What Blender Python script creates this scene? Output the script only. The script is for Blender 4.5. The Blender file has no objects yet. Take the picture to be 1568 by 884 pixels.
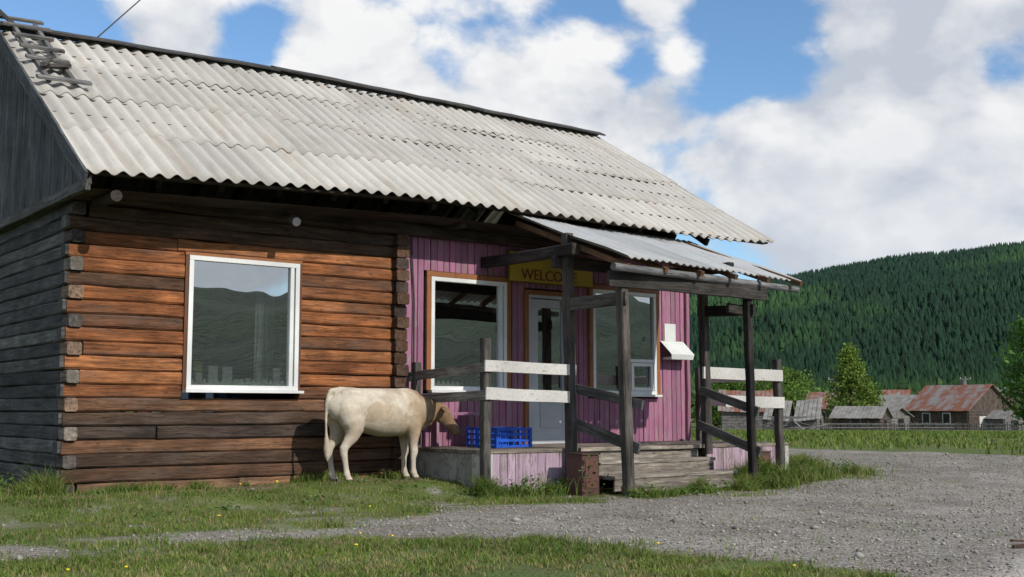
import bpy, math, random
import numpy as np
from mathutils import Vector, Matrix
random.seed(7); rng=np.random.default_rng(11)
scn=bpy.context.scene
scn.view_settings.view_transform='Standard'; scn.view_settings.look='None'; scn.view_settings.exposure=0

# ------------------------------------------------------------------ helpers
def mat(name):
    m=bpy.data.materials.new(name); m.use_nodes=True
    nt=m.node_tree; b=nt.nodes.get('Principled BSDF'); return m,nt,b
def N(nt,t,**k):
    n=nt.nodes.new(t)
    for a,v in k.items(): setattr(n,a,v)
    return n
def L(nt,a,b): nt.links.new(a,b)
def mth(nt,op,a,b=None,c=None,clamp=False):
    n=nt.nodes.new('ShaderNodeMath'); n.operation=op; n.use_clamp=clamp
    for i,x in enumerate((a,b,c)):
        if x is None: continue
        if hasattr(x,'links'): nt.links.new(x,n.inputs[i])
        else: n.inputs[i].default_value=x
    return n.outputs[0]
def mixc(nt,f,a,b,bt='MIX'):
    n=nt.nodes.new('ShaderNodeMix'); n.data_type='RGBA'; n.blend_type=bt
    for s,x in ((n.inputs[0],f),(n.inputs[6],a),(n.inputs[7],b)):
        if hasattr(x,'links'): nt.links.new(x,s)
        else:
            s.default_value = x if isinstance(x,(int,float)) else (*x[:3],1)
    return n.outputs[2]
def noise(nt,vec,scale,detail=4,rough=.55,dist=0):
    n=nt.nodes.new('ShaderNodeTexNoise'); n.inputs['Scale'].default_value=scale
    n.inputs['Detail'].default_value=detail; n.inputs['Roughness'].default_value=rough; n.inputs['Distortion'].default_value=dist
    if vec is not None: nt.links.new(vec,n.inputs['Vector'])
    return n.outputs[0]
def mapr(nt,x,a,b,c=0.,d=1.,smooth=False):
    n=nt.nodes.new('ShaderNodeMapRange'); n.inputs[1].default_value=a;n.inputs[2].default_value=b
    n.inputs[3].default_value=c;n.inputs[4].default_value=d
    if smooth: n.interpolation_type='SMOOTHSTEP'
    nt.links.new(x,n.inputs[0]); return n.outputs[0]
def vmul(nt,v,s):
    n=nt.nodes.new('ShaderNodeVectorMath'); n.operation='MULTIPLY'; n.inputs[1].default_value=s
    nt.links.new(v,n.inputs[0]); return n.outputs[0]
def vscale(nt,v,f):
    n=nt.nodes.new('ShaderNodeVectorMath'); n.operation='SCALE'; nt.links.new(v,n.inputs[0])
    if hasattr(f,'links'): nt.links.new(f,n.inputs['Scale'])
    else: n.inputs['Scale'].default_value=f
    return n.outputs[0]
def bump(nt,b,h,strength=.5,dist=.01):
    n=nt.nodes.new('ShaderNodeBump'); n.inputs['Strength'].default_value=strength; n.inputs['Distance'].default_value=dist
    nt.links.new(h,n.inputs['Height']); nt.links.new(n.outputs[0],b.inputs['Normal'])
def attr(nt,name):
    n=nt.nodes.new('ShaderNodeAttribute'); n.attribute_name=name; return n
def link(o,parent=None):
    scn.collection.objects.link(o)
    if parent: o.parent=parent
    return o
def empty(name,loc=(0,0,0)):
    e=bpy.data.objects.new(name,None); scn.collection.objects.link(e); return e

# ---- wood material (uses per-vertex col + wc grain coordinates)
def wood_material(name,rough=.85,var=.6):
    m,nt,b=mat(name)
    col=attr(nt,'col').outputs[0]; wc=attr(nt,'wc').outputs[1]; ob=N(nt,'ShaderNodeTexCoord').outputs['Object']
    g1=noise(nt,vmul(nt,wc,(1.2,16,16)),1.6,4,.65,.4)
    g2=noise(nt,vmul(nt,wc,(3,60,60)),2.0,2,.6)
    big=noise(nt,wc,1.7,3,.6)
    f=mapr(nt,g1,.3,.7,1-var,1+var*.75)
    f2=mapr(nt,g2,.3,.7,.75,1.22)
    f3=mapr(nt,big,.3,.7,.62,1.35)
    ff=mth(nt,'MULTIPLY',mth(nt,'MULTIPLY',f,f2),f3)
    cr=noise(nt,vmul(nt,wc,(.8,22,22)),2.2,2,.5,.2)
    crack=mapr(nt,mth(nt,'ABSOLUTE',mth(nt,'SUBTRACT',cr,.5)),.0,.014,.28,1)
    ff=mth(nt,'MULTIPLY',ff,crack)
    out=vscale(nt,col,ff)
    grey=mapr(nt,noise(nt,vmul(nt,wc,(1,5,5)),1.1,4,.7),.50,.72,0,.5)
    out=mixc(nt,grey,out,(.12,.10,.085))
    kn=N(nt,'ShaderNodeTexVoronoi'); kn.inputs['Scale'].default_value=3.2; L(nt,vmul(nt,wc,(.7,2.2,2.2)),kn.inputs['Vector'])
    out=mixc(nt,mapr(nt,kn.outputs['Distance'],.05,.10,.75,0),out,(.03,.018,.012))
    dp=mapr(nt,noise(nt,vmul(nt,ob,(.7,.7,1.3)),1.6,4,.65),.50,.66,0,.5)
    out=mixc(nt,dp,out,vscale(nt,out,.42))
    L(nt,out,b.inputs['Base Color']); b.inputs['Roughness'].default_value=rough
    b.inputs['Specular IOR Level'].default_value=.25
    bump(nt,b,mth(nt,'ADD',g1,mth(nt,'MULTIPLY',crack,.6)),.7,.010)
    return m
WOOD=wood_material('weathered_wood')
def paint_material(name,base,under,th=.6,rough=.6,streak=(6,6,1.2),dirt=.35):
    m,nt,b=mat(name); tc=N(nt,'ShaderNodeTexCoord').outputs['Object']
    a=attr(nt,'col').outputs[0]
    n1=noise(nt,vmul(nt,tc,streak),2.5,6,.7); n2=noise(nt,tc,1.3,3,.5)
    n3=noise(nt,vmul(nt,tc,(streak[0]*3,streak[1]*3,streak[2])),3,3,.6)
    c=mixc(nt,mapr(nt,n1,th,th+.05,0,1),mixc(nt,mapr(nt,n2,.3,.7,0,1),base,tuple(x*.7 for x in base)),under)
    c=mixc(nt,mapr(nt,n3,.45,.75,0,dirt),c,tuple(x*.45 for x in base))
    c=mixc(nt,1.,c,a,'MULTIPLY')
    L(nt,c,b.inputs['Base Color']); b.inputs['Roughness'].default_value=rough
    bump(nt,b,n1,.25,.004); return m
PINK=paint_material('pink_paint',(.38,.155,.25),(.29,.20,.21),.54,.75,dirt=.6)
LILAC=paint_material('faded_lilac_paint',(.44,.32,.40),(.24,.20,.18),.50,.8,dirt=.5)
WHITEB=paint_material('worn_white_paint',(.60,.58,.54),(.26,.23,.20),.60,streak=(3,3,9),dirt=.5)
ORANGE=paint_material('orange_brown_trim',(.30,.11,.03),(.13,.06,.03),.58)
WHITEP=paint_material('white_window_paint',(.78,.78,.76),(.66,.65,.62),.7,.4,dirt=.12)
DOORP=paint_material('grey_door_paint',(.50,.52,.54),(.4,.41,.42),.68,.45,dirt=.15)
CONC=paint_material('concrete_plinth',(.34,.33,.30),(.19,.18,.165),.52,.9,(4,4,4))
YELLOW=paint_material('yellow_sign_paint',(.50,.36,.03),(.36,.25,.04),.6)
RUST=paint_material('rusty_box_paint',(.095,.045,.035),(.18,.08,.04),.6,.6,(5,5,5))
DARKM=paint_material('dark_steel',(.03,.03,.033),(.05,.045,.04),.6,.5)
PAPER=paint_material('paper',(.72,.73,.70),(.4,.55,.5),.56,.7,(14,14,14))
def plain(name,c,rough=.7,metal=0,nscale=8,var=.25):
    m,nt,b=mat(name); tc=N(nt,'ShaderNodeTexCoord').outputs['Object']
    n=noise(nt,tc,nscale,4,.6)
    L(nt,mixc(nt,mapr(nt,n,.3,.7),tuple(x*(1-var) for x in c),tuple(min(1,x*(1+var)) for x in c)),b.inputs['Base Color'])
    b.inputs['Roughness'].default_value=rough; b.inputs['Metallic'].default_value=metal
    return m
BLUEP=plain('blue_plastic',(.01,.08,.45),.45)
RED=plain('dark_red_letters',(.16,.02,.015),.6)
ROOM=plain('dim_interior',(.10,.10,.10),.9)
LACE=plain('lace_curtain',(.70,.70,.70),.9)
def glass_mat():
    m,nt,b=mat('window_glass'); nt.nodes.remove(b)
    out=nt.nodes['Material Output']
    g=N(nt,'ShaderNodeBsdfGlossy'); g.inputs['Roughness'].default_value=.0; g.inputs['Color'].default_value=(.9,.94,.96,1)
    t=N(nt,'ShaderNodeBsdfTransparent'); t.inputs[0].default_value=(.5,.55,.55,1)
    tc=N(nt,'ShaderNodeTexCoord').outputs['Object']
    bp=N(nt,'ShaderNodeBump'); bp.inputs['Strength'].default_value=.16; bp.inputs['Distance'].default_value=.02
    L(nt,noise(nt,tc,1.6,1,.4),bp.inputs['Height']); L(nt,bp.outputs[0],g.inputs['Normal'])
    lw=N(nt,'ShaderNodeLayerWeight'); lw.inputs[0].default_value=.35
    f=mapr(nt,lw.outputs['Fresnel'],0,1,.52,.95)
    mx=N(nt,'ShaderNodeMixShader'); L(nt,f,mx.inputs[0]); L(nt,t.outputs[0],mx.inputs[1]); L(nt,g.outputs[0],mx.inputs[2])
    L(nt,mx.outputs[0],out.inputs[0]); return m
GLASS=glass_mat()

class MB:
    def __init__(s): s.v=[];s.f=[];s.c=[];s.w=[];s.mi=[];s.mats=[]
    def midx(s,m):
        if m not in s.mats: s.mats.append(m)
        return s.mats.index(m)
    def beam(s,p0,p1,w,h,col=(1,1,1),m=None,seg=None,jit=.004,up=(0,0,1),ch=.12,colvar=.0):
        """rounded-rectangle timber from p0 to p1; w across, h along 'up'"""
        m=m or WOOD; mi=s.midx(m)
        p0=Vector(p0);p1=Vector(p1); d=p1-p0; Ln=d.length; t=d.normalized(); u=Vector(up)
        sd=t.cross(u)
        if sd.length<1e-4: u=Vector((0,1,0)); sd=t.cross(u)
        sd.normalize(); u=sd.cross(t).normalized()
        if seg is None: seg=max(1,min(14,int(Ln/.35)))
        c=min(w,h)*ch; a,b=w/2,h/2
        prof=[(-a+c,-b),(a-c,-b),(a,-b+c),(a,b-c),(a-c,b),(-a+c,b),(-a,b-c),(-a,-b+c)]
        off=len(s.v); ro=Vector((random.random()*50,random.random()*50,random.random()*50))
        k=1+random.uniform(-colvar,colvar); cc=tuple(x*k for x in col)
        for i in range(seg+1):
            q=p0+d*(i/seg); jx=random.uniform(-jit,jit); jz=random.uniform(-jit,jit)
            for (x,z) in prof:
                rr=random.uniform(-jit,jit)*.5
                P=q+sd*(x+jx+rr)+u*(z+jz+rr); s.v.append(P[:]); s.c.append(cc); s.w.append((Ln*i/seg+ro.x,x+ro.y,z+ro.z))
        for i in range(seg):
            for j in range(8):
                A=off+i*8+j;B=off+i*8+(j+1)%8
                s.f.append((A,B,B+8,A+8)); s.mi.append(mi)
        s.f.append(tuple(off+j for j in range(7,-1,-1))); s.mi.append(mi)
        s.f.append(tuple(off+seg*8+j for j in range(8))); s.mi.append(mi)
    def box(s,x0,x1,y0,y1,z0,z1,col=(1,1,1),m=None,ch=.04,jit=0.0):
        s.beam((x0,(y0+y1)/2,(z0+z1)/2),(x1,(y0+y1)/2,(z0+z1)/2),y1-y0,z1-z0,col,m,seg=1,jit=jit,ch=ch)
    def poly(s,pts,col=(1,1,1),m=None,w=None):
        mi=s.midx(m or WOOD); off=len(s.v)
        for i,p in enumerate(pts): s.v.append(tuple(p)); s.c.append(col); s.w.append(tuple(w[i]) if w else tuple(p))
        s.f.append(tuple(range(off,off+len(pts)))); s.mi.append(mi)
    def tube(s,pts,rads,col=(1,1,1),m=None,n=10,cap=True):
        mi=s.midx(m or WOOD); off=len(s.v); pts=[Vector(p) for p in pts]; acc=0; ro=random.random()*30
        pu=None
        for i,p in enumerate(pts):
            t=(pts[min(i+1,len(pts)-1)]-pts[max(i-1,0)]).normalized()
            if pu is None:
                pu=Vector((0,0,1)) if abs(t.z)<.9 else Vector((1,0,0))
            sd=t.cross(pu).normalized(); u=sd.cross(t).normalized(); pu=u
            if i: acc+=(p-pts[i-1]).length
            for j in range(n):
                an=2*math.pi*j/n; r=rads[i]
                P=p+sd*(math.cos(an)*r)+u*(math.sin(an)*r)
                s.v.append(P[:]); s.c.append(col); s.w.append((acc+ro,math.cos(an)*r,math.sin(an)*r+ro))
        for i in range(len(pts)-1):
            for j in range(n):
                A=off+i*n+j;B=off+i*n+(j+1)%n
                s.f.append((A,B,B+n,A+n)); s.mi.append(mi)
        if cap:
            s.f.append(tuple(off+j for j in range(n-1,-1,-1))); s.mi.append(mi)
            o2=off+(len(pts)-1)*n; s.f.append(tuple(o2+j for j in range(n))); s.mi.append(mi)
    def obj(s,name,parent=None,smooth=False):
        me=bpy.data.meshes.new(name); me.from_pydata(s.v,[],s.f)
        for m in s.mats: me.materials.append(m)
        me.polygons.foreach_set('material_index',s.mi)
        ca=me.attributes.new('col','FLOAT_COLOR','POINT'); ca.data.foreach_set('color',np.array([(*c,1) for c in s.c],dtype=np.float32).ravel())
        wa=me.attributes.new('wc','FLOAT_VECTOR','POINT'); wa.data.foreach_set('vector',np.array(s.w,dtype=np.float32).ravel())
        if smooth: me.polygons.foreach_set('use_smooth',[True]*len(me.polygons))
        me.validate(); me.update()
        return link(bpy.data.objects.new(name,me),parent)
def npmesh(name,V,F,mats,parent=None,col=None,smooth=False,extra=None,mi=None):
    me=bpy.data.meshes.new(name); V=np.asarray(V,dtype=np.float32); F=np.asarray(F,dtype=np.int32)
    k=F.shape[1]; me.vertices.add(len(V)); me.vertices.foreach_set('co',V.ravel())
    me.loops.add(F.size); me.loops.foreach_set('vertex_index',F.ravel())
    me.polygons.add(len(F)); me.polygons.foreach_set('loop_start',np.arange(0,F.size,k,dtype=np.int32))
    me.update(calc_edges=True)
    for m in mats: me.materials.append(m)
    if col is not None:
        a=me.attributes.new('col','FLOAT_COLOR','POINT'); c=np.ones((len(V),4),dtype=np.float32); c[:,:3]=col; a.data.foreach_set('color',c.ravel())
    if extra:
        for nme,arr in extra.items():
            a=me.attributes.new(nme,'FLOAT','POINT'); a.data.foreach_set('value',np.asarray(arr,dtype=np.float32))
    if smooth: me.polygons.foreach_set('use_smooth',np.ones(len(F),dtype=bool))
    me.update()
    return link(bpy.data.objects.new(name,me),parent)
def ss(a,b,x):
    t=np.clip((x-a)/(b-a),0,1); return t*t*(3-2*t)
_tab=rng.random((256,256))
def vn(x,y,s):
    x=np.asarray(x)*s+1000.3;y=np.asarray(y)*s+1000.7; xi=np.floor(x).astype(int);yi=np.floor(y).astype(int);fx=x-xi;fy=y-yi
    fx=fx*fx*(3-2*fx);fy=fy*fy*(3-2*fy)
    g=lambda i,j:_tab[i%256,j%256]
    return (g(xi,yi)*(1-fx)+g(xi+1,yi)*fx)*(1-fy)+(g(xi,yi+1)*(1-fx)+g(xi+1,yi+1)*fx)*fy
def fbm(x,y,s,o=4):
    r=0;a=.5;t=0
    for i in range(o): r=r+a*vn(x,y,s*2**i); t+=a; a*=.5
    return r/t

# ------------------------------------------------------------------ ground
def gz(x,y):
    x=np.asarray(x,dtype=float);y=np.asarray(y,dtype=float)
    near=-.13*ss(12.2,11.2,y)+.045*ss(11.6,12.6,y)*ss(5.5,7.2,x)*ss(15,13,x)
    near=near+.10*ss(12.2,13.6,x)*ss(12.2,11.2,y)*ss(8.5,10,y)
    d=np.sqrt(x*x+y*y)
    far=-1.2*ss(25,140,d)
    n=.05*(fbm(x,y,.35,3)-.5)+.02*(fbm(x+9,y,2.2,3)-.5)
    n=n*ss(0,1,np.clip((np.abs(y-11.9)-.0)/3+.35,0,1))
    return near+far+n
def grassm(x,y):
    x=np.asarray(x,dtype=float);y=np.asarray(y,dtype=float)
    w=(fbm(x,y,.9,4)-.5)*1.7; w2=(fbm(x+31,y+7,2.2,4)-.5)
    a=ss(9.3,10.6,y+w*.8+.3*ss(7.5,4.5,x))*ss(14.6,13.8,x+w*.6)*(.70+1.35*w2)      # strip by the wall
    edge=8.85-ss(4.6,6.5,x)*1.35
    b=ss(.5,-.6,(y-edge)+w*1.0)*ss(6.9,5.9,x+w*.5)*(.97+.9*w2)     # front lawn
    c=ss(21.8,23.4,x+w*1.3)+ss(19,22,y+w)                                     # field
    l=ss(5.8,2.6,x+w*.8)*(.48+1.2*w2)
    weed=ss(.35,.1,np.abs(y-(11.45-.85*((x>9.9)&(x<12.5)))))*ss(8,8.5,x)*ss(15,14.4,x)*.8
    return np.clip(np.maximum.reduce([a,b,np.clip(c,0,1),l,weed]),0,1)
def earthm(x,y):
    w=(fbm(x,y,1.4,4)-.5)
    return ss(12.2,12.85,y+w*1.0)*ss(8.6,8.2,x)*ss(3.6,4.2,x)
def axis(lo,hi,fine_lo,fine_hi,step,g=1.16):
    a=list(np.arange(fine_lo,fine_hi,step)); s=step;x=fine_hi
    while x<hi: a.append(x); s*=g; x+=s
    a.append(hi); s=step;x=fine_lo-step
    b=[]
    while x>lo: b.append(x); s*=g; x-=s
    b.append(lo); return np.array(b[::-1]+a)
xs=axis(-2600,2600,0,26,.1); ys=axis(-2600,2600,2,20,.1)
GX,GY=np.meshgrid(xs,ys); gx=GX.ravel();gy=GY.ravel(); nx=len(xs);ny=len(ys)
V=np.stack([gx,gy,gz(gx,gy)],1)
ii=(np.arange(ny-1)[:,None]*nx+np.arange(nx-1)[None]).ravel()
F=np.stack([ii,ii+1,ii+nx+1,ii+nx],1)
m,nt,b=mat('ground_soil_gravel_grass'); GR=m
tc=N(nt,'ShaderNodeTexCoord').outputs['Object']
gm=attr(nt,'grass').outputs[2]; pale=attr(nt,'pale').outputs[2]; ear=attr(nt,'earth').outputs[2]
vo=N(nt,'ShaderNodeTexVoronoi'); vo.inputs['Scale'].default_value=38; L(nt,tc,vo.inputs['Vector'])
sep=N(nt,'ShaderNodeSeparateColor'); L(nt,vo.outputs['Color'],sep.inputs[0])
st=mapr(nt,sep.outputs[0],0,1,.6,1.5)
n1=noise(nt,tc,.8,5,.6); n2=noise(nt,tc,14,5,.7); n3=noise(nt,tc,90,2,.7); n4=noise(nt,tc,2.5,5,.65)
gc=mixc(nt,mapr(nt,n1,.35,.65),(.18,.165,.145),(.275,.255,.225))
gc=mixc(nt,mapr(nt,n4,.48,.68,0,.65),gc,(.155,.13,.10))
gcol=mixc(nt,pale,vscale(nt,gc,mth(nt,'MULTIPLY',st,mapr(nt,n3,.3,.7,.7,1.25))),(.42,.39,.35))
soil=mixc(nt,mapr(nt,n2,.35,.65),(.065,.066,.028),(.16,.135,.08))
green=mixc(nt,mapr(nt,noise(nt,tc,.25,4,.6),.35,.65),(.07,.13,.022),(.135,.18,.04))
soil=mixc(nt,mapr(nt,n1,.3,.7,.15,.95),soil,green)
mask=mapr(nt,mth(nt,'ADD',gm,mth(nt,'MULTIPLY',mth(nt,'SUBTRACT',n2,.5),1.1)),.25,.6,0,1)
c=mixc(nt,mask,gcol,soil)
c=mixc(nt,mth(nt,'MULTIPLY',ear,mapr(nt,n2,.35,.6,1,.35)),c,mixc(nt,n4,(.24,.15,.09),(.15,.10,.065)))
L(nt,c,b.inputs['Base Color']); b.inputs['Roughness'].default_value=.95; b.inputs['Specular IOR Level'].default_value=.15
bump(nt,b,mth(nt,'ADD',mth(nt,'MULTIPLY',vo.outputs['Distance'],-1.),n2),.8,.02)
pl=ss(.3,-.2,(gy-(4.25))+ (fbm(gx,gy,1.2)-.5)*.7)*ss(6.4,6.8,gx)*ss(13,10,gx)
npmesh('ground',V,F,[GR],smooth=True,extra={'grass':grassm(gx,gy),'pale':pl,'earth':earthm(gx,gy)})

def leafmat(name,rough=.6,trans=.35):
    m,nt,b=mat(name); c=attr(nt,'col').outputs[0]
    L(nt,c,b.inputs['Base Color']); b.inputs['Roughness'].default_value=rough; b.inputs['Specular IOR Level'].default_value=.2
    if trans>0:
        tr=N(nt,'ShaderNodeBsdfTranslucent'); L(nt,c,tr.inputs[0]); mx=N(nt,'ShaderNodeMixShader'); mx.inputs[0].default_value=trans
        L(nt,b.outputs[0],mx.inputs[1]); L(nt,tr.outputs[0],mx.inputs[2]); L(nt,mx.outputs[0],nt.nodes['Material Output'].inputs[0])
    return m
GRM=leafmat('grass_blade',.6,.25)
def blades(x,y,h,w,dry):
    n=len(x); z=gz(x,y)-.004; an=rng.random(n)*math.pi*2; le=rng.normal(0,.6,(n,2))
    dx=np.cos(an)*w;dy=np.sin(an)*w
    b0=np.stack([x-dx,y-dy,z],1);b1=np.stack([x+dx,y+dy,z],1)
    md=np.stack([x+le[:,0]*h*.25,y+le[:,1]*h*.25,z+h*.6],1)
    m0=md-np.stack([dx,dy,dx*0],1)*.7;m1=md+np.stack([dx,dy,dx*0],1)*.7
    tp=np.stack([x+le[:,0]*h*.8,y+le[:,1]*h*.8,z+h],1)
    V=np.stack([b0,b1,m1,m0,tp],1).reshape(-1,3); o=np.arange(n)[:,None]*5
    F=np.concatenate([o+np.array([[0,1,2]]),o+np.array([[0,2,3]]),o+np.array([[3,2,4]])],0)
    pt=np.clip((fbm(x,y,1.1,3)-.3)/.4,0,1)[:,None]
    t=np.clip(rng.random((n,1))*.6+pt*.5,0,1); g=np.array([.058,.115,.016])*(1-t)+np.array([.175,.23,.045])*t
    d=(rng.random((n,1))<dry[:,None]); g=np.where(d,np.array([.28,.23,.11])*(.6+.6*t),g)
    return V,F,np.repeat(g,5,0)
VS=[];FS=[];CS=[];off=0
def addb(x,y,h,w,dry):
    global off
    V,F,C=blades(x,y,h,w,dry); VS.append(V);FS.append(F+off);CS.append(C); off+=len(V)
def infoot(x,y): return ((x>3.95)&(y>13.25)&(x<13.8))|((x>8.45)&(x<14.2)&(y>11.55))|((x>9.95)&(x<12.3)&(y>10.7)&(y<12))
for (r,n,hm) in (((-1,15,9.2,13.3),160000,.038),((1,7,2.6,9.6),170000,.036),((-1,4,8,13.3),20000,.036)):
    x=rng.uniform(r[0],r[1],n);y=rng.uniform(r[2],r[3],n); g=grassm(x,y)*(1-.8*earthm(x,y)); cl=fbm(x,y,3.,3)
    k=(rng.random(n)<g**1.7*ss(.36,.66,cl+.15*g))&~infoot(x,y); x=x[k];y=y[k];cl=cl[k]
    h=hm*(.3+1.0*rng.random(len(x))+1.7*np.clip(cl-.5,0,1)*2); addb(x,y,h,.0028+.003*rng.random(len(x)),np.full(len(x),.20)+.28*(cl<.47))
x=rng.uniform(1,22,16000);y=rng.uniform(3,15,16000); k=(fbm(x,y,1.7,3)>.56)&~infoot(x,y); addb(x[k],y[k],.02+.035*rng.random(k.sum()),np.full(k.sum(),.004),np.full(k.sum(),.3))
def strip(p0,p1,wid,n,h0,h1):
    t=rng.random(n); x=p0[0]+(p1[0]-p0[0])*t; y=p0[1]+(p1[1]-p0[1])*t
    y=y-np.abs(rng.normal(0,wid,n)); x=x+rng.normal(0,.05,n); k=fbm(x,y,2.6,3)>.44
    x=x[k];y=y[k]; cl=fbm(x,y,2.6,3); addb(x,y,(h0+(h1-h0)*rng.random(len(x)))*(.4+2.2*np.clip(cl-.4,0,.4)),np.full(len(x),.005),np.full(len(x),.12))
strip((8.3,11.5),(9.9,11.5),.14,5000,.08,.3); strip((9.9,10.5),(12.5,10.5),.14,5500,.06,.2); strip((12.3,11.5),(14.5,11.5),.2,7000,.08,.34)
strip((3.8,13.2),(8.3,13.2),.12,4000,.05,.18); strip((12.2,10.7),(14.8,10.9),.25,6000,.08,.26); strip((14.2,12.0),(15.2,12.2),.5,4000,.08,.26); strip((1.8,14),(3.9,13.4),.35,9000,.1,.34)
x=rng.uniform(22,75,60000);y=rng.uniform(8,60,60000); g=grassm(x,y); d=np.hypot(x,y); k=(rng.random(len(x))<g)&(fbm(x,y,.3,3)>.42)
x=x[k];y=y[k];d=d[k]; addb(x,y,.06+.16*rng.random(len(x)),.008+.0004*d,np.full(len(x),.05))
npmesh('grass',np.concatenate(VS),np.concatenate(FS),[GRM],col=np.concatenate(CS))
def weeds(name,spots,leaf=.03):
    P=[];
    for (cx,cy,hh,k) in spots:
        z=float(gz(cx,cy))
        for i in range(k): P.append((cx+random.gauss(0,.08),cy+random.gauss(0,.06),z+random.uniform(.02,hh)))
    P=np.array(P); n=len(P); u=rng.normal(0,1,(n,3)); u[:,2]*=.5; u/=np.linalg.norm(u,axis=1)[:,None]; w=np.cross(u,rng.normal(0,.4,(n,3))+np.array([0,0,1])); w/=np.linalg.norm(w,axis=1)[:,None]
    s=(leaf*(.4+rng.random(n)))[:,None]; V=np.stack([P-u*s,P+w*s*.45,P+u*s,P-w*s*.45],1).reshape(-1,3); t=rng.random((n,1)); C=np.array([.05,.11,.018])*(1-t)+np.array([.12,.2,.035])*t
    npmesh(name,V,np.arange(4*n).reshape(-1,4),[GRM],col=np.repeat(C,4,0))
sp=[]
for i in range(26): sp.append((random.uniform(8.2,9.9),11.45-abs(random.gauss(0,.1)),random.uniform(.08,.26),26))
for i in range(26): sp.append((random.uniform(9.9,12.6),10.42-abs(random.gauss(0,.1)),random.uniform(.06,.16),22))
for i in range(36): sp.append((random.uniform(12.5,15),11.3-abs(random.gauss(0,.3)),random.uniform(.08,.24),26))
for i in range(26): sp.append((random.uniform(1.5,4.0),random.uniform(13.0,14.6),random.uniform(.12,.34),40))
for i in range(40): sp.append((random.uniform(4,8.2),random.uniform(11.2,13.0),random.uniform(.02,.06),9))
sp+= [(9.58,10.85,.5,40),(9.65,10.82,.55,20)]
weeds('weeds',sp)
mb=MB(); YF=plain('dandelion_yellow',(.75,.55,.01),.7); ST=plain('dandelion_stem',(.1,.2,.03),.7)
for i in range(46):
    if i<16: x=random.uniform(2,6.2);y=random.uniform(3.6,8.4)
    elif i<24: x=random.uniform(4,14);y=random.uniform(10.2,13)
    else: x=random.uniform(23,45);y=random.uniform(12,32)
    if infoot(np.array([x]),np.array([y]))[0]: continue
    z=float(gz(x,y)); h=random.uniform(.04,.08)
    mb.tube([(x,y,z),(x+.01,y,z+h)],[.003,.003],m=ST,n=4); r=random.uniform(.010,.017)
    mb.tube([(x+.01,y,z+h),(x+.01,y,z+h+.006),(x+.01,y,z+h+.013)],[r*.6,r,r*.7],m=YF,n=8)
mb.obj('dandelions')
n=30000; x=rng.uniform(2,24,n);y=rng.uniform(2.6,14,n); k=(grassm(x,y)<.45)&~infoot(x,y)&(rng.random(n)<np.clip(12/np.hypot(x,y),0,1)); x=x[k];y=y[k];n=len(x)
s=.006+.017*rng.random(n)**3; s=s*(1+ (rng.random(n)<.02)*1.2)
base=np.array([[1,0,0],[0,1,0],[-1,0,0],[0,-1,0],[0,0,.7],[0,0,-.7]]); fa=np.array([[0,1,4],[1,2,4],[2,3,4],[3,0,4],[1,0,5],[2,1,5],[3,2,5],[0,3,5]])
V=base[None]*s[:,None,None]*(.6+.8*rng.random((n,6,1))); an=rng.random(n)*6.28; c,sn=np.cos(an),np.sin(an)
V=np.stack([V[...,0]*c[:,None]-V[...,1]*sn[:,None],V[...,0]*sn[:,None]+V[...,1]*c[:,None],V[...,2]],-1)+np.stack([x,y,gz(x,y)+s*.25],1)[:,None]
F=(np.arange(n)[:,None,None]*6+fa[None]).reshape(-1,3)
t=.5+.9*rng.random((n,1)); C=np.repeat(np.array([[.24,.225,.20]])*t+rng.random((n,1))*np.array([[.04,.015,0]]),6,0)
m,nt,b=mat('stone'); L(nt,attr(nt,'col').outputs[0],b.inputs['Base Color']); b.inputs['Roughness'].default_value=.9
npmesh('gravel_stones',V.reshape(-1,3),F,[m],col=C)
mb=MB(); mb.beam((8.75,4.95,-.10),(9.02,4.87,-.11),.03,.02,(.12,.06,.04)); mb.beam((8.5,4.8,-.11),(8.75,4.75,-.11),.03,.02,(.1,.05,.035)); mb.obj('wood_scraps')

# ------------------------------------------------------------------ hills
def hillH(az):
    return np.interp(az,[0,20,40,46,49.5,51.2,53.8,55.5,61.4,75,100,130,150,163,180,210,250,300,340,360],
      [100,100,112,124,139,147,156,163,173,186,150,130,140,145,140,110,90,100,100,100])
def hz(az,r):
    a=np.radians(az); X=r*np.sin(a);Y=r*np.cos(a)
    H=hillH(az)+6*(fbm(az*40,az*0,.02,3)-.5)
    t=ss(560,1400,r); spur=(fbm(X,Y,.0035,4)-.5)*80*t*(1-t)*3
    return -2+H*(.85*t+.15*np.clip((r-560)/840,0,1))*np.where(r>1400,1-(r-1400)/2500,1)+spur
az=np.arange(0,360.01,.5); rr=np.concatenate([np.arange(520,1500,20),np.arange(1500,2300,100)])
A,Rr=np.meshgrid(az,rr); a=A.ravel();r=Rr.ravel(); V=np.stack([r*np.sin(np.radians(a)),r*np.cos(np.radians(a)),hz(a,r)],1)
na=len(az);nr=len(rr); ii=(np.arange(nr-1)[:,None]*na+np.arange(na-1)[None]).ravel()
F=np.stack([ii,ii+1,ii+na+1,ii+na],1)
m,nt,b=mat('forest_floor'); tc=N(nt,'ShaderNodeTexCoord').outputs['Object']
c=mixc(nt,mapr(nt,noise(nt,tc,.12,5,.7),.35,.65),(.007,.020,.009),(.025,.052,.018)); c=mixc(nt,mapr(nt,noise(nt,tc,.01,4,.6),.45,.6),c,(.035,.068,.024))
L(nt,c,b.inputs['Base Color']); b.inputs['Roughness'].default_value=1; bump(nt,b,noise(nt,tc,.12,5,.7),1,8)
npmesh('forested_hills',V,F,[m],smooth=True)
n=30000; a=rng.uniform(42,67,n); r=np.sqrt(rng.uniform(570**2,1440**2,n)); x=r*np.sin(np.radians(a));y=r*np.cos(np.radians(a))
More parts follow.
